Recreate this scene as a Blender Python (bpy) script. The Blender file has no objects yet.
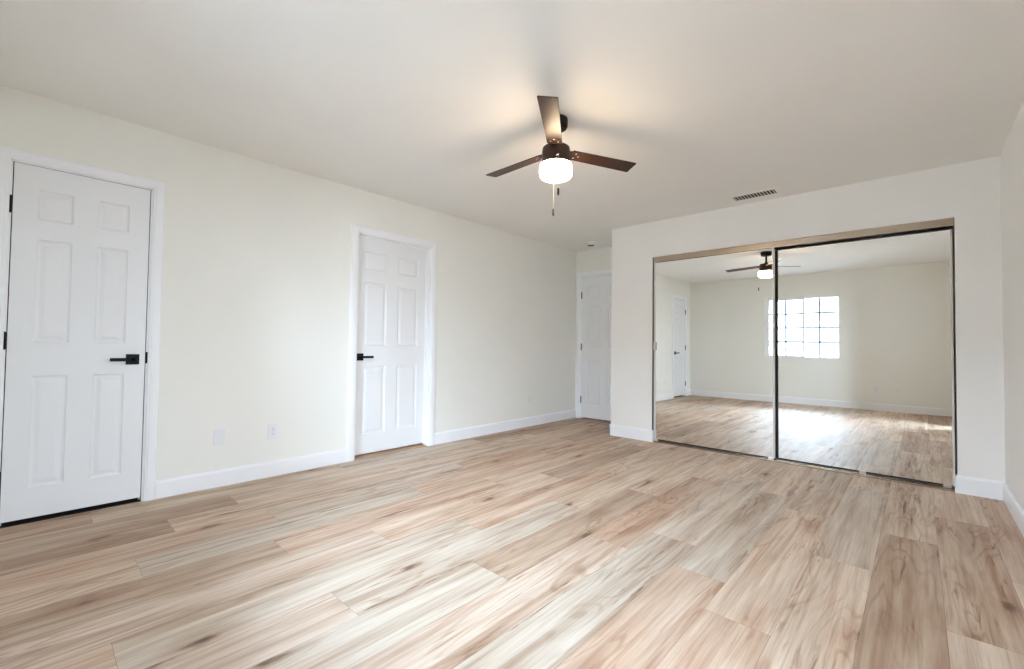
import bpy, bmesh, math, random
from mathutils import Vector, Matrix

# ------------------------------------------------------------------ camera, world, exposure
sc = bpy.context.scene
C = sc.collection
YAW, PIT, ROLL = math.radians(42.7177), math.radians(1.4569), math.radians(0.7369)
cd = bpy.data.cameras.new('camera'); cam = bpy.data.objects.new('camera', cd); C.objects.link(cam)
cd.sensor_width = 36.0; cd.lens = 439.65 * 36.0 / 1024.0; cd.clip_start = 0.01
fw = Vector((-math.sin(YAW) * math.cos(PIT), math.cos(YAW) * math.cos(PIT), math.sin(PIT)))
r0 = Vector((math.cos(YAW), math.sin(YAW), 0)); u0 = r0.cross(fw)
rr = r0 * math.cos(ROLL) + u0 * math.sin(ROLL); uu = -r0 * math.sin(ROLL) + u0 * math.cos(ROLL)
M = Matrix((rr, uu, -fw)).transposed().to_4x4(); M.translation = Vector((3.7049, 0.0, 1.0389))
cam.matrix_world = M
sc.camera = cam

w = bpy.data.worlds.new('world'); sc.world = w; w.use_nodes = True
bg = w.node_tree.nodes['Background']
bg.inputs[0].default_value = (0.69, 0.865, 1.06, 1); bg.inputs[1].default_value = 11.0
LAMP = 10.0                                   # radiance of the fan's frosted globe

vs = sc.view_settings
sc.display_settings.display_device = 'sRGB'
vs.view_transform = 'Standard'; vs.look = 'None'; vs.exposure = 2.3; vs.gamma = 1.0; vs.use_curve_mapping = False
cy = sc.cycles
cy.use_denoising = True
cy.max_bounces = 14; cy.diffuse_bounces = 9; cy.glossy_bounces = 6; cy.transparent_max_bounces = 12
cy.sample_clamp_indirect = 3.0; cy.caustics_reflective = True; cy.caustics_refractive = False

# ------------------------------------------------------------------ room measures (metres)
H = 2.44                  # ceiling
YC, W = 4.633, 4.148      # closet wall, right wall
YB = -0.376               # wall behind the camera
XL, YA = 1.032, 5.399     # closet corner, far wall of the entry nook
OL, OR_, OT = 1.543, 3.913, 2.043   # closet opening
T = 0.11                  # wall thickness
WX0, WX1, WZ0, WZ1 = 1.452, 2.637, 0.862, 2.020   # window
FX, FY = 2.072, 2.148     # fan
GY0, GY1, GZ1 = 0.95, 1.25, 2.03   # narrow glazed sidelight in the right wall, beside the camera

# skylight coming in through the window: importance-sampling portal over the opening (emits nothing itself)
pl = bpy.data.lights.new('window_portal', 'AREA'); pl.shape = 'RECTANGLE'
pl.size = WX1 - WX0; pl.size_y = WZ1 - WZ0; pl.cycles.is_portal = True
po = bpy.data.objects.new('window_portal', pl); C.objects.link(po)
po.location = ((WX0 + WX1) / 2, YB - T - 0.02, (WZ0 + WZ1) / 2); po.rotation_euler = (math.radians(90), 0, 0)

pl2 = bpy.data.lights.new('patio_portal', 'AREA'); pl2.shape = 'RECTANGLE'
pl2.size = GZ1; pl2.size_y = GY1 - GY0; pl2.cycles.is_portal = True
po2 = bpy.data.objects.new('patio_portal', pl2); C.objects.link(po2)
po2.location = (W + T + 0.02, (GY0 + GY1) / 2, GZ1 / 2); po2.rotation_euler = (0, math.radians(90), 0)

# ------------------------------------------------------------------ material helpers
def mat(name, col, rough=0.5, metal=0.0, spec=0.5, emit=None, es=0.0):
    m = bpy.data.materials.new(name); m.use_nodes = True
    b = m.node_tree.nodes['Principled BSDF']
    b.inputs['Base Color'].default_value = (*col, 1); b.inputs['Roughness'].default_value = rough
    b.inputs['Metallic'].default_value = metal; b.inputs['Specular IOR Level'].default_value = spec
    if emit:
        b.inputs['Emission Color'].default_value = (*emit, 1); b.inputs['Emission Strength'].default_value = es
    return m

def nodes(m):
    nt = m.node_tree
    def n(t, **kw):
        x = nt.nodes.new(t)
        for k, v in kw.items(): setattr(x, k, v)
        return x
    return nt, n, nt.links.new, nt.nodes['Principled BSDF']

def textured(name, col, rough, bump=0.1, scale=220.0, var=0.03, dist=0.002):
    """paint: very fine orange-peel bump and a faint mottling"""
    m = mat(name, col, rough, spec=0.3)
    nt, n, L, b = nodes(m)
    tc = n('ShaderNodeTexCoord')
    nz = n('ShaderNodeTexNoise'); nz.inputs['Scale'].default_value = scale; nz.inputs['Detail'].default_value = 3
    L(tc.outputs['Object'], nz.inputs['Vector'])
    bp = n('ShaderNodeBump'); bp.inputs['Strength'].default_value = bump; bp.inputs['Distance'].default_value = dist
    L(nz.outputs['Fac'], bp.inputs['Height']); L(bp.outputs['Normal'], b.inputs['Normal'])
    n2 = n('ShaderNodeTexNoise'); n2.inputs['Scale'].default_value = 1.7; n2.inputs['Detail'].default_value = 2
    L(tc.outputs['Object'], n2.inputs['Vector'])
    mx = n('ShaderNodeMix', data_type='RGBA')
    mx.inputs['A'].default_value = (*[c * (1 - var) for c in col], 1); mx.inputs['B'].default_value = (*[min(1, c * (1 + var)) for c in col], 1)
    L(n2.outputs['Fac'], mx.inputs['Factor']); L(mx.outputs['Result'], b.inputs['Base Color'])
    return m

M_WALL = textured('cream_wall_paint', (0.865, 0.862, 0.812), 0.6)
M_CLOSETWALL = textured('pale_wall_paint', (0.885, 0.875, 0.85), 0.6)
M_CEIL = textured('ceiling_paint', (0.89, 0.88, 0.85), 0.75, bump=0.18, scale=120)
M_TRIM = textured('white_trim_enamel', (0.90, 0.91, 0.93), 0.32, bump=0.03, var=0.01)
M_DOOR = textured('white_door_enamel', (0.84, 0.85, 0.86), 0.38, bump=0.05, scale=90, var=0.01)
M_BLACK = mat('matte_black_metal', (0.006, 0.006, 0.006), 0.55, spec=0.25)
M_DARKM = mat('dark_bronze_metal', (0.050, 0.028, 0.020), 0.36, metal=0.45)
M_PLATE = mat('white_plastic', (0.82, 0.83, 0.84), 0.35)
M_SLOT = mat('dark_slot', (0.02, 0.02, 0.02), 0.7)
M_VINYL = mat('white_vinyl', (0.86, 0.87, 0.88), 0.35)
M_TRACK = mat('champagne_metal', (0.46, 0.38, 0.30), 0.26, metal=0.95)
M_JAMB = mat('jamb_shade_grey', (0.16, 0.14, 0.12), 0.45, metal=0.5)
M_STILE = mat('pale_champagne_metal', (0.82, 0.77, 0.70), 0.28, metal=0.8)
M_GRID = mat('grey_grid_bar', (0.30, 0.32, 0.35), 0.5)
M_CHAIN = mat('pale_chain_metal', (0.62, 0.58, 0.52), 0.5, metal=0.5)
M_THRESH = mat('oak_threshold', (0.42, 0.26, 0.15), 0.5)
M_DIM = mat('closet_interior_paint', (0.35, 0.33, 0.30), 0.8)
M_OUT = textured('pale_stucco', (0.62, 0.62, 0.61), 0.9, bump=0.3, scale=40)
M_ROOF = mat('pale_roofing', (0.55, 0.55, 0.56), 0.9)
M_GROUND = textured('grey_gravel', (0.14, 0.135, 0.13), 0.9, bump=0.2, scale=30)
M_GLOBE = mat('lit_frosted_globe', (0.9, 0.88, 0.82), 0.4, emit=(1.0, 0.75, 0.50), es=LAMP)

M_MIRROR = mat('silvered_mirror', (0.90, 0.915, 0.90), 0.0, metal=1.0)
M_GLASS = bpy.data.materials.new('window_glass'); M_GLASS.use_nodes = True
nt = M_GLASS.node_tree; nt.nodes.clear()
o = nt.nodes.new('ShaderNodeOutputMaterial'); mx = nt.nodes.new('ShaderNodeMixShader')
tr = nt.nodes.new('ShaderNodeBsdfTransparent'); gl = nt.nodes.new('ShaderNodeBsdfGlossy'); gl.inputs['Roughness'].default_value = 0.02
fr = nt.nodes.new('ShaderNodeFresnel'); fr.inputs[0].default_value = 1.35
nt.links.new(fr.outputs[0], mx.inputs[0]); nt.links.new(tr.outputs[0], mx.inputs[1]); nt.links.new(gl.outputs[0], mx.inputs[2]); nt.links.new(mx.outputs[0], o.inputs[0])

def wood_floor():
    m = mat('oak_vinyl_planks', (0.5, 0.4, 0.3), 0.36, spec=0.30)
    nt, n, L, b = nodes(m)
    def math_(op, a, bb=None, clamp=False):
        x = n('ShaderNodeMath', operation=op); x.use_clamp = clamp
        for i, v in enumerate((a, bb)):
            if v is None: continue
            if isinstance(v, (int, float)): x.inputs[i].default_value = v
            else: L(v, x.inputs[i])
        return x.outputs[0]
    def ramp(f, stops):
        x = n('ShaderNodeValToRGB'); e = x.color_ramp.elements
        e[0].position, e[0].color = stops[0][0], (*[stops[0][1]] * 3, 1); e[1].position, e[1].color = stops[1][0], (*[stops[1][1]] * 3, 1)
        for p_, v_ in stops[2:]:
            q = e.new(p_); q.color = (v_, v_, v_, 1)
        L(f, x.inputs[0]); return x.outputs[0]
    def mixc(f, a, bb, mode='MIX'):
        x = n('ShaderNodeMix', data_type='RGBA', blend_type=mode)
        if isinstance(f, (int, float)): x.inputs['Factor'].default_value = f
        else: L(f, x.inputs['Factor'])
        for k, v in (('A', a), ('B', bb)):
            if isinstance(v, tuple): x.inputs[k].default_value = (*v, 1)
            else: L(v, x.inputs[k])
        return x.outputs['Result']
    tone = n('ShaderNodeAttribute', attribute_name='tone'); pid = n('ShaderNodeAttribute', attribute_name='shift')
    tc = n('ShaderNodeTexCoord'); add = n('ShaderNodeVectorMath', operation='ADD')
    L(tc.outputs['Object'], add.inputs[0]); L(pid.outputs['Vector'], add.inputs[1])
    P = add.outputs[0]
    def mapped(sx, sy):
        x = n('ShaderNodeMapping'); x.inputs['Scale'].default_value = (sx, sy, 1); L(P, x.inputs['Vector']); return x.outputs[0]
    def noise(v, s, d=4, dist=0.0, rough=0.55):
        x = n('ShaderNodeTexNoise'); x.inputs['Scale'].default_value = s; x.inputs['Detail'].default_value = d
        x.inputs['Distortion'].default_value = dist; x.inputs['Roughness'].default_value = rough; L(v, x.inputs['Vector']); return x.outputs['Fac']
    fine = noise(mapped(170, 4.5), 1.0, 4, 0.0, 0.6)           # pores along the plank
    broad = noise(mapped(11, 0.8), 1.0, 3, 0.5)               # long soft streaks
    patch = noise(mapped(4.5, 1.0), 1.0, 2, 0.6)              # cloudy drift
    warm = noise(mapped(7, 0.9), 1.0, 3, 1.0)
    mid = noise(mapped(42, 1.3), 1.0, 3, 0.3)                 # darker grain bands
    # cathedral figure: contour lines of a stretched noise
    cat = noise(mapped(5.5, 0.75), 1.0, 2, 0.5)
    rings = math_('SINE', math_('MULTIPLY', cat, 85.0))
    rings = math_('MULTIPLY', ramp(rings, [(0.35, 0.0), (1.0, 1.0)]), ramp(patch, [(0.42, 0.0), (0.62, 1.0)]))
    # knots: sparse stretched cells
    vo = n('ShaderNodeTexVoronoi'); vo.inputs['Scale'].default_value = 1.0; L(mapped(7.0, 2.4), vo.inputs['Vector'])
    wob = math_('MULTIPLY', math_('SUBTRACT', noise(mapped(40, 16), 1.0, 2), 0.5), 0.22)
    dist = math_('ADD', vo.outputs['Distance'], wob)
    sel = n('ShaderNodeSeparateColor'); L(vo.outputs['Color'], sel.inputs[0])
    gate = math_('GREATER_THAN', sel.outputs[0], 0.58)
    core = math_('MULTIPLY', ramp(dist, [(0.05, 1.0), (0.17, 0.0)]), gate)
    halo = math_('MULTIPLY', ramp(dist, [(0.05, 1.0), (0.50, 0.0)]), gate)
    # dark cracks / mineral streaks
    crack = noise(mapped(38, 3.0), 1.0, 3, 0.6)
    crack = math_('MULTIPLY', ramp(crack, [(0.60, 0.0), (0.70, 1.0)]), ramp(patch, [(0.45, 0.0), (0.60, 1.0)]))
    c = tone.outputs['Color']
    c = mixc(math_('MULTIPLY', ramp(broad, [(0.40, 0.0), (0.66, 1.0)]), 0.70), c, mixc(1.0, c, (0.66, 0.55, 0.47), 'MULTIPLY'))
    c = mixc(math_('MULTIPLY', ramp(warm, [(0.52, 0.0), (0.72, 1.0)]), 0.45), c, mixc(1.0, c, (0.88, 0.66, 0.50), 'MULTIPLY'))
    c = mixc(math_('MULTIPLY', ramp(patch, [(0.30, 1.0), (0.50, 0.0)]), 0.35), c, mixc(0.5, c, (0.72, 0.66, 0.58)))
    c = mixc(math_('MULTIPLY', rings, 0.48), c, mixc(1.0, c, (0.62, 0.47, 0.36), 'MULTIPLY'))
    c = mixc(math_('MULTIPLY', ramp(fine, [(0.40, 0.0), (0.66, 1.0)]), 0.34), c, mixc(1.0, c, (0.66, 0.56, 0.50), 'MULTIPLY'))
    c = mixc(math_('MULTIPLY', ramp(mid, [(0.46, 0.0), (0.66, 1.0)]), 0.55), c, mixc(1.0, c, (0.66, 0.53, 0.44), 'MULTIPLY'))
    c = mixc(math_('MULTIPLY', crack, 0.85), c, mixc(1.0, c, (0.38, 0.26, 0.20), 'MULTIPLY'))
    c = mixc(math_('MULTIPLY', halo, 0.55), c, mixc(1.0, c, (0.60, 0.42, 0.30), 'MULTIPLY'))
    c = mixc(math_('MULTIPLY', core, 0.85, True), c, (0.11, 0.06, 0.04))
    L(c, b.inputs['Base Color'])
    rg = math_('ADD', math_('MULTIPLY', fine, 0.14), 0.48); L(rg, b.inputs['Roughness'])
    bp = n('ShaderNodeBump'); bp.inputs['Strength'].default_value = 0.07; bp.inputs['Distance'].default_value = 0.0012
    L(fine, bp.inputs['Height']); L(bp.outputs['Normal'], b.inputs['Normal'])
    return m
M_FLOOR = wood_floor()

def walnut():
    m = mat('dark_walnut_blade', (0.12, 0.06, 0.035), 0.36, spec=0.32)
    nt, n, L, b = nodes(m)
    tc = n('ShaderNodeTexCoord'); mp = n('ShaderNodeMapping'); mp.inputs['Scale'].default_value = (4, 60, 4)
    L(tc.outputs['Object'], mp.inputs['Vector'])
    nz = n('ShaderNodeTexNoise'); nz.inputs['Scale'].default_value = 1.0; nz.inputs['Detail'].default_value = 5; L(mp.outputs[0], nz.inputs['Vector'])
    mx = n('ShaderNodeMix', data_type='RGBA'); mx.inputs['A'].default_value = (0.022, 0.010, 0.007, 1); mx.inputs['B'].default_value = (0.060, 0.026, 0.015, 1)
    L(nz.outputs['Fac'], mx.inputs['Factor']); L(mx.outputs['Result'], b.inputs['Base Color'])
    return m
M_WALNUT = walnut()

# ------------------------------------------------------------------ mesh helpers
def box(bm, x0, x1, y0, y1, z0, z1):
    v = [bm.verts.new(p) for p in ((x0, y0, z0), (x1, y0, z0), (x1, y1, z0), (x0, y1, z0), (x0, y0, z1), (x1, y0, z1), (x1, y1, z1), (x0, y1, z1))]
    for f in ((3, 2, 1, 0), (4, 5, 6, 7), (0, 1, 5, 4), (1, 2, 6, 5), (2, 3, 7, 6), (3, 0, 4, 7)): bm.faces.new([v[i] for i in f])

def lathe(bm, prof, cx=0, cy=0, n=40, caps=True):
    rings = []
    for r, z in prof:
        rings.append([bm.verts.new((cx + r * math.cos(2 * math.pi * i / n), cy + r * math.sin(2 * math.pi * i / n), z)) for i in range(n)])
    for a, b in zip(rings, rings[1:]):
        for i in range(n): bm.faces.new((a[i], a[(i + 1) % n], b[(i + 1) % n], b[i]))
    if caps:
        bm.faces.new(rings[0][::-1]); bm.faces.new(rings[-1])

def obj(name, bm, m, parent=None, loc=(0, 0, 0), bevel=0.0, smooth=False, seg=2):
    bmesh.ops.recalc_face_normals(bm, faces=bm.faces[:])
    me = bpy.data.meshes.new(name); bm.to_mesh(me); bm.free()
    me.materials.append(m)
    o = bpy.data.objects.new(name, me); C.objects.link(o); o.location = loc
    if parent: o.parent = parent
    if smooth:
        for p in me.polygons: p.use_smooth = True
        md = o.modifiers.new('split', 'EDGE_SPLIT'); md.split_angle = math.radians(35)
    if bevel:
        md = o.modifiers.new('bevel', 'BEVEL'); md.width = bevel; md.segments = seg; md.limit_method = 'ANGLE'
    return o

def bx(name, dims, m, parent=None, bevel=0.0, loc=(0, 0, 0)):
    bm = bmesh.new(); box(bm, *dims); return obj(name, bm, m, parent, loc, bevel)

def tag(o, label, cat, kind=None, group=None):
    o['label'] = label; o['category'] = cat
    if kind: o['kind'] = kind
    if group: o['group'] = group
    return o

def empty(name, loc=(0, 0, 0), rot=(0, 0, 0)):
    o = bpy.data.objects.new(name, None); C.objects.link(o); o.location = loc; o.rotation_euler = rot; o.empty_display_size = 0.1
    return o

# ------------------------------------------------------------------ FLOOR: one mesh, a face per plank
random.seed(4)
TONE = {'L': (0.63, 0.56, 0.47), 'LG': (0.65, 0.58, 0.49), 'M': (0.72, 0.595, 0.475), 'G': (0.67, 0.575, 0.47),
        'D': (0.53, 0.41, 0.31), 'R': (0.66, 0.51, 0.395), 'LR': (0.65, 0.545, 0.45)}
PW, PLN = 0.235, 1.524
rows = {-1: (0.3, {}), 0: (0.25, {-1: 'D', 0: 'G', 1: 'G', 2: 'D', 3: 'D'}), 1: (0.915, {-1: 'D', 0: 'M', 1: 'G', 2: 'R'}),
        2: (0.546, {-1: 'D', 0: 'M', 1: 'G', 2: 'R', 3: 'D'}), 3: (0.997, {-1: 'R', 0: 'G', 1: 'R', 2: 'D'}),
        4: (0.35, {-1: 'M', 0: 'LG', 1: 'R', 2: 'R', 3: 'D'}), 5: (0.875, {-1: 'D', 0: 'R', 1: 'R', 2: 'M', 3: 'R'}),
        6: (1.30, {-1: 'LR', 0: 'M', 1: 'D', 2: 'R'}), 7: (0.205, {-1: 'R', 0: 'L', 1: 'R', 2: 'M', 3: 'R'}),
        8: (0.865, {-1: 'LR', 0: 'L', 1: 'M', 2: 'R'}), 9: (1.45, {-1: 'L', 0: 'D', 1: 'M', 2: 'M'}),
        10: (2.10, {-2: 'L', -1: 'LR', 0: 'R', 1: 'M'}), 11: (2.38, {-2: 'L', -1: 'L', 0: 'LG', 1: 'M'}),
        12: (2.10, {-1: 'R', 0: 'LG', 1: 'M'}), 13: (1.835, {-1: 'R', 0: 'M', 1: 'G'}),
        14: (2.70, {-2: 'M', -1: 'M', 0: 'G', 1: 'M'}), 15: (1.78, {-1: 'M', 0: 'D', 1: 'M'}),
        16: (2.33, {-1: 'M', 0: 'D', 1: 'M'}), 17: (1.50, {-1: 'M', 0: 'M', 1: 'R'})}
bm = bmesh.new()
tl = bm.faces.layers.float_vector.new('tmp_tone') if False else None
quads = []
for i in range(-1, 18):
    j, tn = rows[i]
    x0, x1 = 0.015 + PW * i, 0.015 + PW * (i + 1)
    k = math.floor((YB - T - j) / PLN)
    while j + k * PLN < YA + 0.3:
        y0, y1 = j + k * PLN, j + (k + 1) * PLN
        t = TONE[tn[k] if k in tn else random.choice(['M', 'R', 'G', 'M', 'D'])]
        f = random.uniform(0.95, 1.05)
        a, b_ = max(x0, -0.12), min(x1, W + 0.05); c_, d_ = max(y0, YB - 0.05), min(y1, YA + 0.1)
        if b_ > a and d_ > c_:
            quads.append((a + .0004, b_ - .0004, c_ + .0004, d_ - .0004, [q * f for q in t], (random.uniform(-40, 40), random.uniform(-40, 40), random.uniform(-40, 40))))
        k += 1
for a, b_, c_, d_, t, s in quads:
    bm.faces.new([bm.verts.new(p) for p in ((a, c_, 0), (b_, c_, 0), (b_, d_, 0), (a, d_, 0))])
box(bm, -0.12, W + 0.1, YB - 0.1, YA + 0.12, -0.12, -0.0015)
bm.normal_update()
me = bpy.data.meshes.new('floor'); bm.to_mesh(me); bm.free(); me.materials.append(M_FLOOR)
ca = me.attributes.new('tone', 'FLOAT_COLOR', 'CORNER'); sa = me.attributes.new('shift', 'FLOAT_VECTOR', 'CORNER')
for pidx, poly in enumerate(me.polygons):
    t, s = (quads[pidx][4], quads[pidx][5]) if pidx < len(quads) else ((0.12, 0.08, 0.05), (0, 0, 0))
    for li in poly.loop_indices:
        ca.data[li].color = (*t, 1); sa.data[li].vector = s
fo = bpy.data.objects.new('floor', me); C.objects.link(fo)
tag(fo, 'wood-look plank floor in mixed cream, tan and brown tones', 'floor', 'structure')

# ------------------------------------------------------------------ CEILING AND WALLS
tag(bx('ceiling', (-T, W + T, YB - T, YA + T, H, H + 0.12), M_CEIL), 'plain painted ceiling carrying the fan', 'ceiling', 'structure')

D1 = (-0.1215, 0.5015, 2.043)     # rough opening of door 1 (y0, y1, top)
D2 = (1.951, 2.765, 2.045)
D3 = (0.092, 0.870, 2.050)        # x0, x1, top
bm = bmesh.new()                  # left wall with two doorways (backed, so no light leaks)
for y0, y1, z0, z1 in ((YB - T, D1[0], 0, H), (D1[0], D1[1], D1[2], H), (D1[1], D2[0], 0, H), (D2[0], D2[1], D2[2], H), (D2[1], YA + T, 0, H)):
    box(bm, -T, 0, y0, y1, z0, z1)
a, b_ = D1[0] - .25, D1[1] + .25
box(bm, -0.75, -0.70, a, b_, -0.05, 2.2); box(bm, -0.70, -T, a - .05, a, -0.05, 2.2); box(bm, -0.70, -T, b_, b_ + .05, -0.05, 2.2)
box(bm, -0.70, -T, a, b_, 2.15, 2.2); box(bm, -0.70, -T, a, b_, -0.05, -0.001)
box(bm, -T - 0.05, -T, D2[0] - .05, D2[1] + .05, 0, 2.1)
tag(obj('wall_left', bm, M_WALL), 'long cream wall with two white doors', 'wall', 'structure')
bm = bmesh.new()
for x0, x1, z0, z1 in ((-T, D3[0], 0, H), (D3[0], D3[1], D3[2], H), (D3[1], W + T, 0, H)): box(bm, x0, x1, YA, YA + T, z0, z1)
box(bm, D3[0] - .05, D3[1] + .05, YA + T, YA + T + .05, 0, 2.1)
tag(obj('wall_far', bm, M_WALL), 'short cream far wall of the entry nook above the hinged door', 'wall', 'structure')
bm = bmesh.new()
box(bm, XL, OL, YC, YC + T, 0, H); box(bm, OR_, W, YC, YC + T, 0, H); box(bm, OL, OR_, YC, YC + T, OT, H)
box(bm, XL, XL + T, YC + T, YA, 0, H)
tag(obj('wall_closet', bm, M_CLOSETWALL), 'pale wall around the mirrored closet opening', 'wall', 'structure')
bm = bmesh.new()
for y0, y1, z0, z1 in ((YB - T, GY0, 0, H), (GY0, GY1, GZ1, H), (GY1, YA + T, 0, H)): box(bm, W, W + T, y0, y1, z0, z1)
tag(obj('wall_right', bm, M_CLOSETWALL), 'pale right wall at the frame edge', 'wall', 'structure')
bm = bmesh.new()
for x0, x1, z0, z1 in ((-T, WX0, 0, H), (WX1, W + T, 0, H), (WX0, WX1, 0, WZ0), (WX0, WX1, WZ1, H)): box(bm, x0, x1, YB - T, YB, z0, z1)
tag(obj('wall_back', bm, M_WALL), 'cream window wall seen only in the mirrors', 'wall', 'structure')

# ------------------------------------------------------------------ BASEBOARDS (swept profile with an eased top)
def baseboard(name, runs, label, h=0.12):
    """runs: (axis, fixed coordinate, start, end, side the board stands out to)"""
    prof = ((0, 0), (0.014, 0), (0.014, h - 0.018), (0.011, h - 0.008), (0.006, h - 0.001), (0, h))
    bm = bmesh.new()
    for ax, c, a, b, s in runs:
        A = [bm.verts.new((c + s * d, a, z) if ax == 'y' else (a, c + s * d, z)) for d, z in prof]
        B = [bm.verts.new((c + s * d, b, z) if ax == 'y' else (b, c + s * d, z)) for d, z in prof]
        n = len(prof)
        for i in range(n): bm.faces.new((A[i], A[(i + 1) % n], B[(i + 1) % n], B[i]))
        bm.faces.new(A[::-1]); bm.faces.new(B)
    o = obj(name, bm, M_TRIM); tag(o, label, 'baseboard', 'structure'); return o
baseboard('baseboard_left', [('y', 0, YB, -0.191, 1), ('y', 0, 0.561, 1.8826, 1), ('y', 0, 2.8336, YA, 1)], 'white baseboard along the long cream wall')
BH = 0.128
baseboard('baseboard_closet', [('x', YC, XL - 0.014, OL + 0.0, -1), ('x', YC, OR_, W, -1), ('y', XL, YC - 0.014, YA, -1),
                               ('y', OL, YC - 0.013, YC + 0.022, 1), ('y', OR_, YC - 0.013, YC + 0.022, -1)], 'white baseboard pieces either side of the mirrored closet', BH)
baseboard('baseboard_right', [('y', W, YB, GY0 - .07, -1), ('y', W, GY1 + .07, YC, -1)], 'white baseboard along the right wall', BH)
baseboard('baseboard_back', [('x', YB, 0.0, W, 1)], 'white baseboard under the window, seen in the mirrors')
baseboard('baseboard_far', [('x', YA, 0.938, XL - 0.014, -1)], 'short white baseboard beside the far door')

# ------------------------------------------------------------------ PANEL DOORS
# local door frame: u runs along the wall, w up, d out of the wall towards the room; fn maps (u, d, w) to the room
def casing(fn, u0, u1, top, cw, parent):
    """mitred colonial casing around an opening u0..u1 (inner edges)"""
    prof = ((0.0, 0.0), (0.0, 0.009), (0.006, 0.013), (0.014, 0.0135), (0.018, 0.0165), (cw * 0.55, 0.018), (cw - 0.006, 0.017), (cw, 0.012), (cw, 0.0))
    rings = []
    for k in range(4):
        r = []
        for a, d in prof:
            if k == 0: p = (u0 - a, d, 0)
            elif k == 1: p = (u0 - a, d, top + a)
            elif k == 2: p = (u1 + a, d, top + a)
            else: p = (u1 + a, d, 0)
            r.append(fn(*p))
        rings.append(r)
    bm = bmesh.new(); V = [[bm.verts.new(p) for p in r] for r in rings]; n = len(prof)
    for A, B in zip(V, V[1:]):
        for i in range(n): bm.faces.new((A[i], A[(i + 1) % n], B[(i + 1) % n], B[i]))
    bm.faces.new(V[0]); bm.faces.new(V[-1][::-1])
    return obj('casing', bm, M_TRIM, parent)

def fbox(bm, fn, u0, u1, d0, d1, w0, w1):
    v = [bm.verts.new(fn(*p)) for p in ((u0, d0, w0), (u1, d0, w0), (u1, d1, w0), (u0, d1, w0), (u0, d0, w1), (u1, d0, w1), (u1, d1, w1), (u0, d1, w1))]
    for f in ((3, 2, 1, 0), (4, 5, 6, 7), (0, 1, 5, 4), (1, 2, 6, 5), (2, 3, 7, 6), (3, 0, 4, 7)): bm.faces.new([v[i] for i in f])

def slab(fn, u0, u1, w0, w1, d, cols, rws, parent, th=0.035):
    """six-panel moulded slab, face at depth d"""
    bm = bmesh.new()
    us = sorted({u0, u1, *[c for cc in cols for c in cc]}); wsx = sorted({w0, w1, *[r for rr_ in rws for r in rr_]})
    cache = {}
    def V(u, dd, w_):
        k = (round(u, 5), round(dd, 5), round(w_, 5))
        if k not in cache: cache[k] = bm.verts.new(fn(u, dd, w_))
        return cache[k]
    for a, b in zip(us, us[1:]):
        for c, e in zip(wsx, wsx[1:]):
            if (a, b) in cols and (c, e) in rws:
                # sunk moulding, flat quirk, raised field
                steps = ((0, 0), (0.004, -0.004), (0.010, -0.0085), (0.020, -0.009), (0.040, -0.003), (0.044, -0.0025))
                for (i0, s0), (i1, s1) in zip(steps, steps[1:]):
                    o4 = [(a + i0, c + i0), (b - i0, c + i0), (b - i0, e - i0), (a + i0, e - i0)]
                    i4 = [(a + i1, c + i1), (b - i1, c + i1), (b - i1, e - i1), (a + i1, e - i1)]
                    for q in range(4):
                        r = (q + 1) % 4
                        bm.faces.new((V(o4[q][0], d + s0, o4[q][1]), V(o4[r][0], d + s0, o4[r][1]), V(i4[r][0], d + s1, i4[r][1]), V(i4[q][0], d + s1, i4[q][1])))
                i, s = steps[-1]
                bm.faces.new((V(a + i, d + s, c + i), V(b - i, d + s, c + i), V(b - i, d + s, e - i), V(a + i, d + s, e - i)))
            else:
                bm.faces.new((V(a, d, c), V(b, d, c), V(b, d, e), V(a, d, e)))
    # edges and back
    fbk = [V(u0, d - th, w0), V(u1, d - th, w0), V(u1, d - th, w1), V(u0, d - th, w1)]
    bm.faces.new(fbk[::-1])
    for (ua, wa), (ub, wb), A, B in (((u0, w0), (u1, w0), fbk[0], fbk[1]), ((u1, w1), (u0, w1), fbk[2], fbk[3])):
        seq = [u for u in us]; seq = seq if ua == u0 else seq[::-1]
        bm.faces.new([V(u, d, wa) for u in seq] + [B, A])
    for uu_, A, B in ((u1, fbk[1], fbk[2]), (u0, fbk[3], fbk[0])):
        seq = wsx if uu_ == u1 else wsx[::-1]
        bm.faces.new([V(uu_, d, w_) for w_ in seq] + [B, A])
    return obj('door_slab', bm, M_DOOR, parent)

def jamb(fn, u0, u1, top, d0, d1, parent, stop=None):
    bm = bmesh.new(); t = 0.012
    # frame lining: outside faces touch the wall opening, reveal left inside
    fbox(bm, fn, u0 - 0.006, u0 + 0.004, d0, d1, 0, top + .004); fbox(bm, fn, u1 - 0.004, u1 + 0.006, d0, d1, 0, top + .004)
    fbox(bm, fn, u0 - 0.006, u1 + 0.006, d0, d1, top - 0.003, top + 0.006)
    if stop:
        s0, s1 = stop
        fbox(bm, fn, u0 + 0.004, u0 + 0.014, s0, s1, 0, top - .003); fbox(bm, fn, u1 - 0.014, u1 - 0.004, s0, s1, 0, top - .003)
        fbox(bm, fn, u0 + 0.014, u1 - 0.014, s0, s1, top - 0.013, top - 0.003)
    return obj('jamb', bm, M_TRIM, parent)

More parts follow.
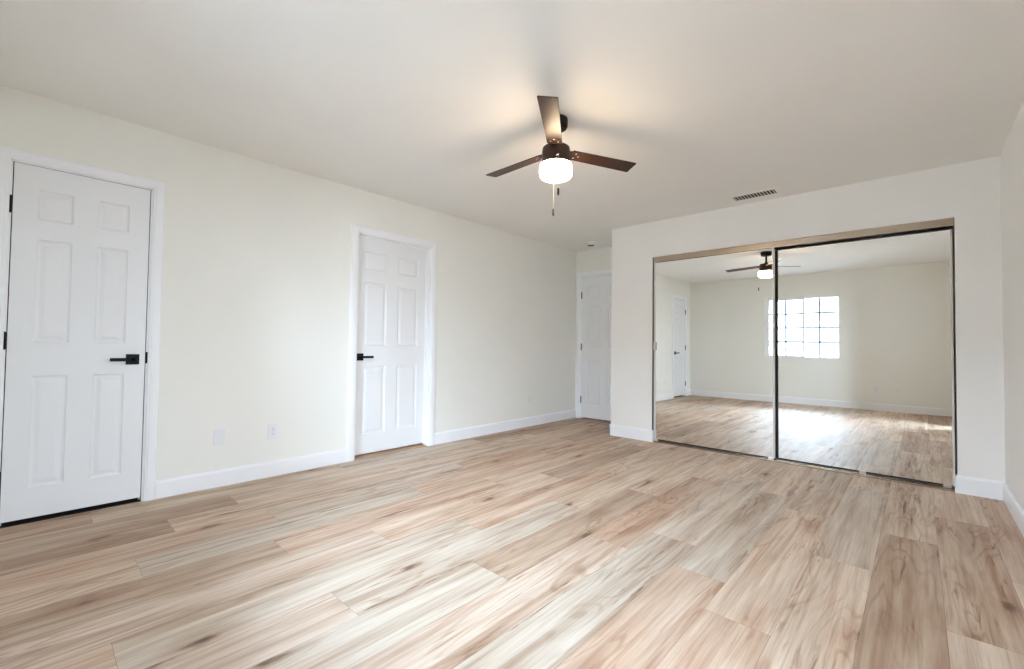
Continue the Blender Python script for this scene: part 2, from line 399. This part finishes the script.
def hinge(fn, u, d, wz, parent, leaf=1):
    """five-knuckle butt hinge: barrel standing proud with leaf edges"""
    bm = bmesh.new(); c = fn(u, d, wz); r = 0.0058
    for k in range(5):
        z0 = c[2] - 0.0475 + k * 0.019
        lathe(bm, [(r * 0.8, z0 + .0003), (r, z0 + 0.001), (r, z0 + 0.0175), (r * 0.8, z0 + 0.0187)], c[0], c[1], 12)
    lathe(bm, [(0.001, c[2] - .0505), (0.0045, c[2] - .0480), (0.0045, c[2] - .0465)], c[0], c[1], 10)
    lathe(bm, [(0.0045, c[2] + .0465), (0.0045, c[2] + .0480), (0.001, c[2] + .0505)], c[0], c[1], 10)
    fbox(bm, fn, u - 0.0055, u + 0.0055, d - 0.012, d - 0.002, wz - 0.046, wz + 0.046)
    return obj('hinge', bm, M_BLACK, parent)

def lever(fn, u, d, wz, length, direction, parent, rose=0.066):
    """square rose, round neck and a straight flat lever"""
    bm = bmesh.new(); h = rose / 2
    fbox(bm, fn, u - h, u + h, d, d + 0.009, wz - h, wz + h)
    ro = obj('door_handle', bm, M_BLACK, parent, bevel=0.0015)
    bm = bmesh.new()
    fbox(bm, fn, u - 0.011, u + 0.011, d + 0.009, d + 0.052, wz - 0.011, wz + 0.011)
    a, b = (u - 0.011, u + length) if direction > 0 else (u - length, u + 0.011)
    fbox(bm, fn, a, b, d + 0.040, d + 0.052, wz - 0.0105, wz + 0.0105)
    obj('lever', bm, M_BLACK, ro, bevel=0.002)
    return ro

fl = lambda u, d, w_: (d, u, w_)            # a door in the left wall: d -> +x
ff = lambda u, d, w_: (u, YA - d, w_)       # a door in the far wall: d -> -y

RW = [(0.197, 0.832), (1.022, 1.616), (1.728, 1.902)]
# door 1: narrow, opens into the room
d1 = empty('door_1', (0, 0, 0)); tag(d1, 'narrow white six-panel door with black lever, nearest on the left wall', 'door', 'structure')
jamb(fl, D1[0] + .006, D1[1] - .006, D1[2] - .004, -T, 0.0, d1, stop=(-0.060, -0.040))
casing(fl, D1[0] + .002, D1[1] - .002, D1[2] - .001, 0.0605, d1)
slab(fl, -0.1070, 0.4870, 0.028, 2.0325, -0.003, [(-0.012, 0.135), (0.241, 0.388)], RW, d1)
for z in (1.793, 1.031, 0.265): hinge(fl, -0.1165, 0.004, z, d1)
lever(fl, 0.4255, -0.003, 0.920, 0.112, -1, d1)
bm = bmesh.new(); fbox(bm, fl, D1[0] + .011, D1[1] - .011, -T - .02, -0.004, 0.0, 0.004); obj('threshold_or_shade', bm, M_SLOT, d1)  # black strip added in place of the shade under the slab
bm = bmesh.new()                  # dark strips standing in for the shade in the gap around the slab
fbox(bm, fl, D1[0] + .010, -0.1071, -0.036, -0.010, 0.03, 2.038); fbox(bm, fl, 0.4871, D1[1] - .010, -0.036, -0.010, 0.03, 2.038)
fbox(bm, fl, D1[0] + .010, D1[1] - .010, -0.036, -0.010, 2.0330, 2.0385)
obj('gap_shade', bm, M_SLOT, d1)
bm = bmesh.new(); fbox(bm, fl, 0.4905, 0.5005, -0.020, 0.0025, 0.893, 0.967); obj('strike_plate', bm, M_BLACK, d1, bevel=0.001)
# door 2: opens away, slab set back in its jamb
d2 = empty('door_2', (0, 0, 0)); tag(d2, 'white six-panel door set back in its frame midway along the left wall', 'door', 'structure')
jamb(fl, D2[0] + .006, D2[1] - .006, D2[2] - .004, -T, 0.0, d2, stop=(-0.070, -0.058))
casing(fl, D2[0] + .002, D2[1] - .002, D2[2] - .001, 0.0685, d2)
slab(fl, D2[0] + .012, D2[1] - .012, 0.024, 2.036, -0.0705, [(2.055, 2.295), (2.418, 2.658)], RW, d2, th=0.034)
lever(fl, 2.028, -0.0705, 0.917, 0.112, 1, d2)
bm = bmesh.new(); fbox(bm, fl, D2[0] + .002, D2[1] - .002, -T, -0.045, 0.0, 0.009); obj('threshold_or_shade', bm, M_THRESH, d2, bevel=0.002)
# door 3: far wall of the nook
d3 = empty('door_3', (0, 0, 0)); tag(d3, 'white panel door with black hinges on the far wall, part hidden by the closet', 'door', 'structure')
jamb(ff, D3[0] + .006, D3[1] - .006, D3[2] - .004, -T, 0.0, d3, stop=(-0.060, -0.040))
casing(ff, D3[0] + .002, D3[1] - .002, D3[2] - .001, 0.066, d3)
slab(ff, D3[0] + .012, D3[1] - .012, 0.018, 2.040, -0.003, [(0.192, 0.428), (0.534, 0.770)], RW, d3)
for z in (1.785, 1.035, 0.272): hinge(ff, D3[0] + .006, 0.004, z, d3)
lever(ff, 0.795, -0.003, 0.920, 0.112, -1, d3)

# ------------------------------------------------------------------ WINDOW (behind the camera, seen in the mirrors)
wn = empty('window_1', (0, 0, 0)); tag(wn, 'white two-pane sliding window with colonial grids, seen in the mirrors', 'window', 'structure')
yo, yi = YB - T + 0.01, YB - 0.035
bm = bmesh.new(); fwid = 0.040
box(bm, WX0, WX0 + fwid, yo, yi, WZ0, WZ1); box(bm, WX1 - fwid * .35, WX1, yo, yi, WZ0, WZ1)
box(bm, WX0 + fwid, WX1 - fwid * .35, yo, yi, WZ0, WZ0 + .011); box(bm, WX0 + fwid, WX1 - fwid * .35, yo, yi, WZ1 - .024, WZ1)
obj('window_frame', bm, M_VINYL, wn, bevel=0.003)
bx('window_sill', (WX0, WX1, yi, YB + 0.0, WZ0 - 0.0, WZ0 + 0.004), M_TRIM, wn)
XM = 2.062
def sash(x0, x1, z0, z1, y, sw):
    bm = bmesh.new(); d = 0.022
    box(bm, x0, x0 + sw, y, y + d, z0, z1); box(bm, x1 - sw, x1, y, y + d, z0, z1)
    box(bm, x0 + sw, x1 - sw, y, y + d, z0, z0 + sw); box(bm, x0 + sw, x1 - sw, y, y + d, z1 - sw, z1)
    s = obj('sash', bm, M_VINYL, wn, bevel=0.002)
    bx('window_pane', (x0 + sw, x1 - sw, y + 0.009, y + 0.0135, z0 + sw, z1 - sw), M_GLASS, s)
    bm = bmesh.new(); a, b, c, e = x0 + sw, x1 - sw, z0 + sw, z1 - sw; g = 0.0155
    box(bm, (a + b) / 2 - g, (a + b) / 2 + g, y + 0.0145, y + 0.0185, c, e)
    for k in (1, 2, 3):
        zz = c + (e - c) * k / 4; box(bm, a, b, y + 0.0150, y + 0.0180, zz - g, zz + g)
    obj('grid_bars', bm, M_GRID, s)
sash(WX0 + fwid, XM + 0.030, WZ0 + 0.011, WZ1 - 0.024, yi - 0.026, 0.030)
sash(XM - 0.026, WX1 - fwid * .35, WZ0 + 0.011, WZ1 - 0.024, yi - 0.052, 0.012)

# tall narrow sidelight beside the camera: it lights the left wall and the floor along the right wall
pd = empty('window_2', (0, 0, 0)); tag(pd, 'tall narrow white sidelight window in the right wall, outside the photo', 'window', 'structure')
fr_ = lambda u, d, w_: (W - d, u, w_)
casing(fr_, GY0 + .004, GY1 - .004, GZ1 - .004, 0.062, pd)
bm = bmesh.new(); ym = (GY0 + GY1) / 2
for a, b, d in ((GY0, GY1, -0.05),):
    for u0_, u1_, w0_, w1_ in ((a, a + .03, .02, GZ1), (b - .03, b, .02, GZ1), (a + .03, b - .03, .02, .09), (a + .03, b - .03, GZ1 - .06, GZ1)): fbox(bm, fr_, u0_, u1_, d, d + .03, w0_, w1_)
fbox(bm, fr_, GY0, GY1, -T, -0.02, 0, 0.02)
obj('sash', bm, M_VINYL, pd)
for a, b, d in ((GY0 + .03, GY1 - .03, -0.038),):
    bm = bmesh.new(); fbox(bm, fr_, a, b, d, d + .006, .09, GZ1 - .06); obj('window_pane', bm, M_GLASS, pd)

# outside the window
tag(bx('ground', (-12, 20, -16, 20, -0.35, -0.125), M_GROUND), 'grey gravel ground outside the house', 'ground', 'structure')
tag(bx('added_trim_2', (-T - .5, W + T + .5, YB - T - 0.62, YB - T - .001, 2.36, 2.44), M_OUT), 'unseen overhang added outside above the window to block high sky', 'added_eave', 'structure')  # added overhang, out of view, keeps high sky off the near floor
nh = empty('neighbouring_house', (2, -6.5, -0.2)); tag(nh, 'pale stucco house with a grey roof beyond the window, seen in the mirrors', 'house')
bx('wall', (-6, 6, -3, 0, 0, 2.65), M_OUT, nh)
bm = bmesh.new()
v = [bm.verts.new(p) for p in ((-6.4, 0.45, 2.60), (6.4, 0.45, 2.60), (6.4, -1.5, 3.3), (-6.4, -1.5, 3.3), (-6.4, 0.45, 2.72), (6.4, 0.45, 2.72), (6.4, -1.5, 3.42), (-6.4, -1.5, 3.42), )]
for f in ((3, 2, 1, 0), (4, 5, 6, 7), (0, 1, 5, 4), (1, 2, 6, 5), (2, 3, 7, 6), (3, 0, 4, 7)): bm.faces.new([v[i] for i in f])
obj('roof', bm, M_ROOF, nh)

# ------------------------------------------------------------------ CLOSET: tracks and two mirrored sliding doors
DZ, DX = -0.00419, 0.00146         # the doors hang a hair out of true
tt = empty('upper_door_track', (0, YC, 0)); tag(tt, 'champagne metal track across the top of the closet opening', 'track')
bx('fascia', (OL + .001, OR_ - .001, 0.012, 0.017, 1.984, OT - .001), M_TRACK, tt, bevel=0.001)
bx('channel', (OL + .001, OR_ - .001, 0.018, 0.100, 2.034, OT - .001), M_TRACK, tt)
bt = empty('lower_door_track', (0, YC, 0)); tag(bt, 'low champagne metal track on the floor under the mirrored doors', 'track')
bm = bmesh.new()
box(bm, OL + .015, OR_ - .015, 0.004, 0.100, 0.0005, 0.004)
for y in (0.004, 0.048, 0.094): box(bm, OL + .015, OR_ - .015, y, y + 0.005, 0.004, 0.0125)
obj('rail', bm, M_TRACK, bt)

def mirror_door(x0, x1, y, z0, z1, label, pull, brackets, lw, rw_, lm, rm):
    cx = (x0 + x1) / 2
    r = empty('mirrored_sliding_door', (cx, YC + y, 0), (math.atan(DX), 0, math.atan(DZ)))
    tag(r, label, 'sliding mirror door', group='mirrored closet doors')
    a, b = x0 - cx, x1 - cx; t = 0.022
    bx('mirror_glass', (a + lw - .001, b - rw_ + .001, 0.001, 0.006, z0 + 0.002, z1 - 0.004), M_MIRROR, r)
    bx('stile', (a, a + lw, -0.003, t, z0, z1), lm, r, bevel=0.001); bx('stile', (b - rw_, b, -0.003, t, z0, z1), rm, r, bevel=0.001)
    bx('top_rail', (a + lw, b - rw_, -0.001, t, z1 - 0.005, z1), M_SLOT, r); bx('bottom_rail', (a + lw, b - rw_, -0.001, t, z0 - .006, z0 + 0.003), M_SLOT, r)  # rails coloured black for the shade in the gaps above and below
    bx('backing', (a + lw, b - rw_, 0.0065, 0.014, z0 + .003, z1 - .005), M_SLOT, r)
    if pull is not None:
        bm = bmesh.new(); px = pull - cx; pz = 1.055; hw, hh = 0.013, 0.040
        box(bm, px - hw, px + hw, -0.0052, -0.0030, pz - hh, pz + hh)
        pu = obj('finger_pull', bm, M_PLATE, r, bevel=0.0009); pu['label'] = 'white finger pull'
        bm = bmesh.new(); box(bm, px + hw, px + hw + 0.008, -0.0050, -0.0002, pz - hh - .004, pz + hh + .004); obj('pull_rim', bm, M_GRID, pu)
    for q in brackets:
        bm = bmesh.new(); box(bm, q - cx - 0.022, q - cx + 0.022, -0.006, -0.0015, 0.010, z0 + .004)
        obj('roller_bracket', bm, M_STILE, r)
    return r
M_PALE = mat('white_painted_metal', (0.80, 0.79, 0.77), 0.35)
mirror_door(OL + 0.006, 2.727, 0.030, 0.030, 2.020, 'left mirrored sliding door, the front one, reflecting the ceiling fan', OL + 0.015, (OL + .035, 2.695), 0.022, 0.018, M_PALE, M_PALE)
mirror_door(2.690, OR_ - 0.010, 0.062, 0.030, 1.968, 'right mirrored sliding door, the rear one, reflecting the bare window wall', None, (3.36, 3.86), 0.058, 0.012, M_SLOT, M_PALE)
bm = bmesh.new()  # shaded closet jambs painted as thin dark strips
box(bm, OL, OL + .0025, YC + .001, YC + .100, BH, OT - .001); box(bm, OR_ - .0025, OR_, YC + .001, YC + .100, BH, OT - .001)
tag(obj('added_trim_1', bm, M_JAMB), 'dark strips for the shade on the jambs at the two sides of the mirrored closet opening', 'added_trim', 'structure')

# ------------------------------------------------------------------ CEILING FAN
fan = empty('ceiling_fan', (FX, FY, H)); tag(fan, 'three-blade dark walnut ceiling fan with lit white globe hanging from the ceiling', 'ceiling fan')
bm = bmesh.new(); lathe(bm, [(0.070, 0.0), (0.071, -0.006), (0.070, -0.044), (0.064, -0.056), (0.030, -0.062)]); obj('canopy', bm, M_BLACK, fan, smooth=True)
bm = bmesh.new(); lathe(bm, [(0.0125, -0.06), (0.0125, -0.150), (0.020, -0.152), (0.022, -0.162), (0.022, -0.178)]); obj('downrod', bm, M_BLACK, fan, smooth=True)
bm = bmesh.new(); lathe(bm, [(0.030, -0.170), (0.076, -0.174), (0.083, -0.180), (0.0865, -0.200), (0.0875, -0.235), (0.0885, -0.268), (0.0885, -0.276), (0.060, -0.278)], n=56)
mh = obj('motor_housing', bm, M_DARKM, fan, smooth=True)
BZ = 2.239 - H
bl0 = None
L0, LR_, BW = 0.100, 0.551, 0.108
DROOP = (-0.0295, -0.033, 0.062)     # each blade sits at a slightly different angle on its iron
for k in range(3):
    ang = math.radians(62.5 + 120 * k)
    bm = bmesh.new()
    # blade: tapered-edge plank, slightly narrower at the root, clipped corners at the tip
    th = 0.0055
    out = [(L0, -0.046), (LR_ - 0.004, -BW / 2), (LR_, -BW / 2 + 0.004), (LR_, BW / 2 - 0.004), (LR_ - 0.004, BW / 2), (L0, 0.046)]
    A = [bm.verts.new((x, y, -th / 2)) for x, y in out]; B = [bm.verts.new((x, y, th / 2)) for x, y in out]
    bm.faces.new(A[::-1]); bm.faces.new(B)
    for i in range(len(out)): bm.faces.new((A[i], A[(i + 1) % len(out)], B[(i + 1) % len(out)], B[i]))
    b = obj('blade', bm, M_WALNUT, fan, bevel=0.0012)
    b.location = (0, 0, BZ)
    b.rotation_euler = (Matrix.Rotation(ang, 3, 'Z') @ Matrix.Rotation(-DROOP[k], 3, 'Y') @ Matrix.Rotation(-0.171, 3, 'X')).to_euler()
    bm = bmesh.new()
    pts = [(0.070, -0.020), (0.115, -0.036), (0.165, -0.030), (0.165, 0.030), (0.115, 0.036), (0.070, 0.020)]
    A = [bm.verts.new((x, y, th / 2)) for x, y in pts]; B = [bm.verts.new((x, y, th / 2 + 0.004)) for x, y in pts]
    bm.faces.new(A[::-1]); bm.faces.new(B)
    for i in range(6): bm.faces.new((A[i], A[(i + 1) % 6], B[(i + 1) % 6], B[i]))
    obj('blade_iron', bm, M_DARKM, b)
    for sx, sy in ((0.128, -0.022), (0.128, 0.022), (0.152, 0.0)):
        bm = bmesh.new(); lathe(bm, [(0.0048, -th / 2), (0.0045, -th / 2 - .0014), (0.002, -th / 2 - .0022)], sx, sy, 12)
        obj('screw', bm, M_CHAIN, b)
bm = bmesh.new(); lathe(bm, [(0.092, -0.274), (0.094, -0.277), (0.094, -0.284), (0.060, -0.285)], n=56); obj('fitter_ring', bm, M_DARKM, fan, smooth=True)
bm = bmesh.new(); lathe(bm, [(0.088, -0.281), (0.096, -0.284), (0.0995, -0.295), (0.0995, -0.340), (0.097, -0.352), (0.088, -0.362), (0.068, -0.369), (0.035, -0.373), (0.002, -0.374)], n=56)
gb = obj('light_globe', bm, M_GLOBE, fan, smooth=True); gb['label'] = 'lit white frosted glass globe'
for (dx, dy, zt, zb) in ((0.078, -0.077, 1.978, 1.930), (-0.079, 0.082, 1.922, 1.872)):
    bm = bmesh.new()
    z = -0.262
    lathe(bm, [(0.0004, z), (0.0004, zt - H)], dx, dy, 8)
    # beads
    zz = z
    while zz > zt - H + 0.004:
        lathe(bm, [(0.0004, zz), (0.0009, zz - .0008), (0.0009, zz - .0014), (0.0004, zz - .0022)], dx, dy, 6); zz -= 0.0034
    box(bm, min(dx * .76, dx), max(dx * .76, dx), dy - .003 if dy > 0 else dy, dy if dy > 0 else dy + .003, z - .002, z + .002)
    ch = obj('pull_chain', bm, M_CHAIN, fan)
    bm = bmesh.new(); lathe(bm, [(0.0025, zt - H), (0.0062, zt - H - .004), (0.0070, zb - H + .014), (0.0055, zb - H + .004), (0.0015, zb - H)], dx, dy, 14)
    obj('chain_fob', bm, M_DARKM, ch, smooth=True)

# ------------------------------------------------------------------ CEILING VENT
vt = empty('ceiling_vent', (2.620, 4.406, H)); tag(vt, 'rectangular louvred air vent in the ceiling above the mirrored closet', 'vent')
vt.rotation_euler.z = 0.0
hx, hy, ix, iy = 0.205, 0.096, 0.170, 0.064
M_VENT = mat('vent_enamel', (0.86, 0.84, 0.80), 0.45)
bm = bmesh.new()
o8 = [(-hx, -hy), (hx, -hy), (hx, hy), (-hx, hy)]; i8 = [(-ix, -iy), (ix, -iy), (ix, iy), (-ix, iy)]
lev = [(o8, 0.0), (o8, -0.003), ([(x * .965, y * .93) for x, y in o8], -0.007), ([(x * 1.03, y * 1.08) for x, y in i8], -0.007), (i8, -0.004), (i8, 0.0)]
VV = [[bm.verts.new((x, y, z)) for x, y in q] for q, z in lev]
for A, B in zip(VV, VV[1:]):
    for i in range(4): bm.faces.new((A[i], A[(i + 1) % 4], B[(i + 1) % 4], B[i]))
obj('frame', bm, M_VENT, vt)
bx('duct', (-ix, ix, -iy, iy, -0.0012, -0.0002), M_SLOT, vt)
for k in range(13):
    x = -ix + (k + 0.5) * 2 * ix / 13
    bm = bmesh.new()
    q = [(x - 0.0060, -0.0015), (x - 0.0030, -0.0015), (x + 0.0045, -0.0066), (x - 0.0005, -0.0066)]
    A = [bm.verts.new((a, -iy, b)) for a, b in q]; B = [bm.verts.new((a, iy, b)) for a, b in q]
    bm.faces.new(A[::-1]); bm.faces.new(B)
    for i in range(4): bm.faces.new((A[i], A[(i + 1) % 4], B[(i + 1) % 4], B[i]))
    obj('louvre', bm, M_VENT, vt)

# ------------------------------------------------------------------ SMOKE ALARM
sm = empty('smoke_alarm', (0.487, 5.025, H)); tag(sm, 'round white smoke alarm on the ceiling before the far door', 'smoke alarm')
bm = bmesh.new(); lathe(bm, [(0.068, 0.0), (0.070, -0.004), (0.070, -0.012), (0.064, -0.016)]); obj('base', bm, M_PLATE, sm, smooth=True)
bm = bmesh.new(); lathe(bm, [(0.061, -0.016), (0.060, -0.030), (0.052, -0.040), (0.038, -0.043)]); obj('cover', bm, M_PLATE, sm, smooth=True)
bm = bmesh.new(); lathe(bm, [(0.040, -0.0425), (0.039, -0.0455), (0.030, -0.0465)]); obj('sounder_grille', bm, M_SLOT, sm, smooth=True)
bm = bmesh.new(); lathe(bm, [(0.011, -0.0465), (0.010, -0.0490), (0.006, -0.0495)]); obj('test_button', bm, M_PLATE, sm, smooth=True)

# ------------------------------------------------------------------ WALL PLATES
def plate(name, fn, u, z, label, cat, kind, m=M_PLATE, wd=0.072, ht=0.116, group=None):
    r = empty(name, fn(u, 0, z)); tag(r, label, cat, group='wall outlets' if kind == 'duplex' else group)
    lf = lambda a, d, b: tuple(Vector(fn(u + a, d, z + b)) - Vector(fn(u, 0, z)))
    bm = bmesh.new(); fbox(bm, lf, -wd / 2, wd / 2, 0.0, 0.005, -ht / 2, ht / 2); obj('cover_plate', bm, m, r, bevel=0.002)
    if kind == 'duplex':
        for s in (-1, 1):
            bm = bmesh.new(); fbox(bm, lf, -0.017, 0.017, 0.005, 0.0068, s * 0.0195 - 0.0145, s * 0.0195 + 0.0145); rc = obj('receptacle', bm, m, r, bevel=0.0015)
            bm = bmesh.new()
            fbox(bm, lf, -0.0075, -0.0055, 0.0060, 0.0072, s * 0.0195 - 0.002, s * 0.0195 + 0.006); fbox(bm, lf, 0.0055, 0.0075, 0.0060, 0.0072, s * 0.0195 - 0.002, s * 0.0195 + 0.006)
            fbox(bm, lf, -0.0022, 0.0022, 0.0060, 0.0072, s * 0.0195 - 0.010, s * 0.0195 - 0.006)
            obj('slots', bm, M_SLOT, rc)
        bm = bmesh.new(); fbox(bm, lf, -0.0025, 0.0025, 0.005, 0.0062, -0.0025, 0.0025); obj('screw', bm, M_GRID, r)
    elif kind == 'blank':
        for s in (-1, 1):
            bm = bmesh.new(); fbox(bm, lf, -0.0025, 0.0025, 0.005, 0.0060, s * 0.042 - 0.0025, s * 0.042 + 0.0025); obj('screw', bm, m, r)
    return r
fb = lambda u, d, w_: (u, YB + d, w_)
plate('blank_wall_plate', fl, 0.918, 0.357, 'blank white wall plate low on the left wall, nearer the narrow door', 'wall plate', 'blank')
plate('wall_outlet', fl, 1.276, 0.349, 'white double outlet low on the left wall, between blank plate and middle door', 'outlet', 'duplex')
plate('wall_outlet', fl, 4.383, 0.349, 'cream outlet low on the left wall past the middle door', 'outlet', 'duplex', M_WALL)
plate('wall_outlet', fb, 3.131, 0.359, 'outlet on the window wall nearer the window, seen in the mirror', 'outlet', 'duplex', M_PLATE)
plate('wall_outlet', fb, 3.407, 0.357, 'outlet on the window wall farther from the window, seen in the mirror', 'outlet', 'duplex', M_WALL)
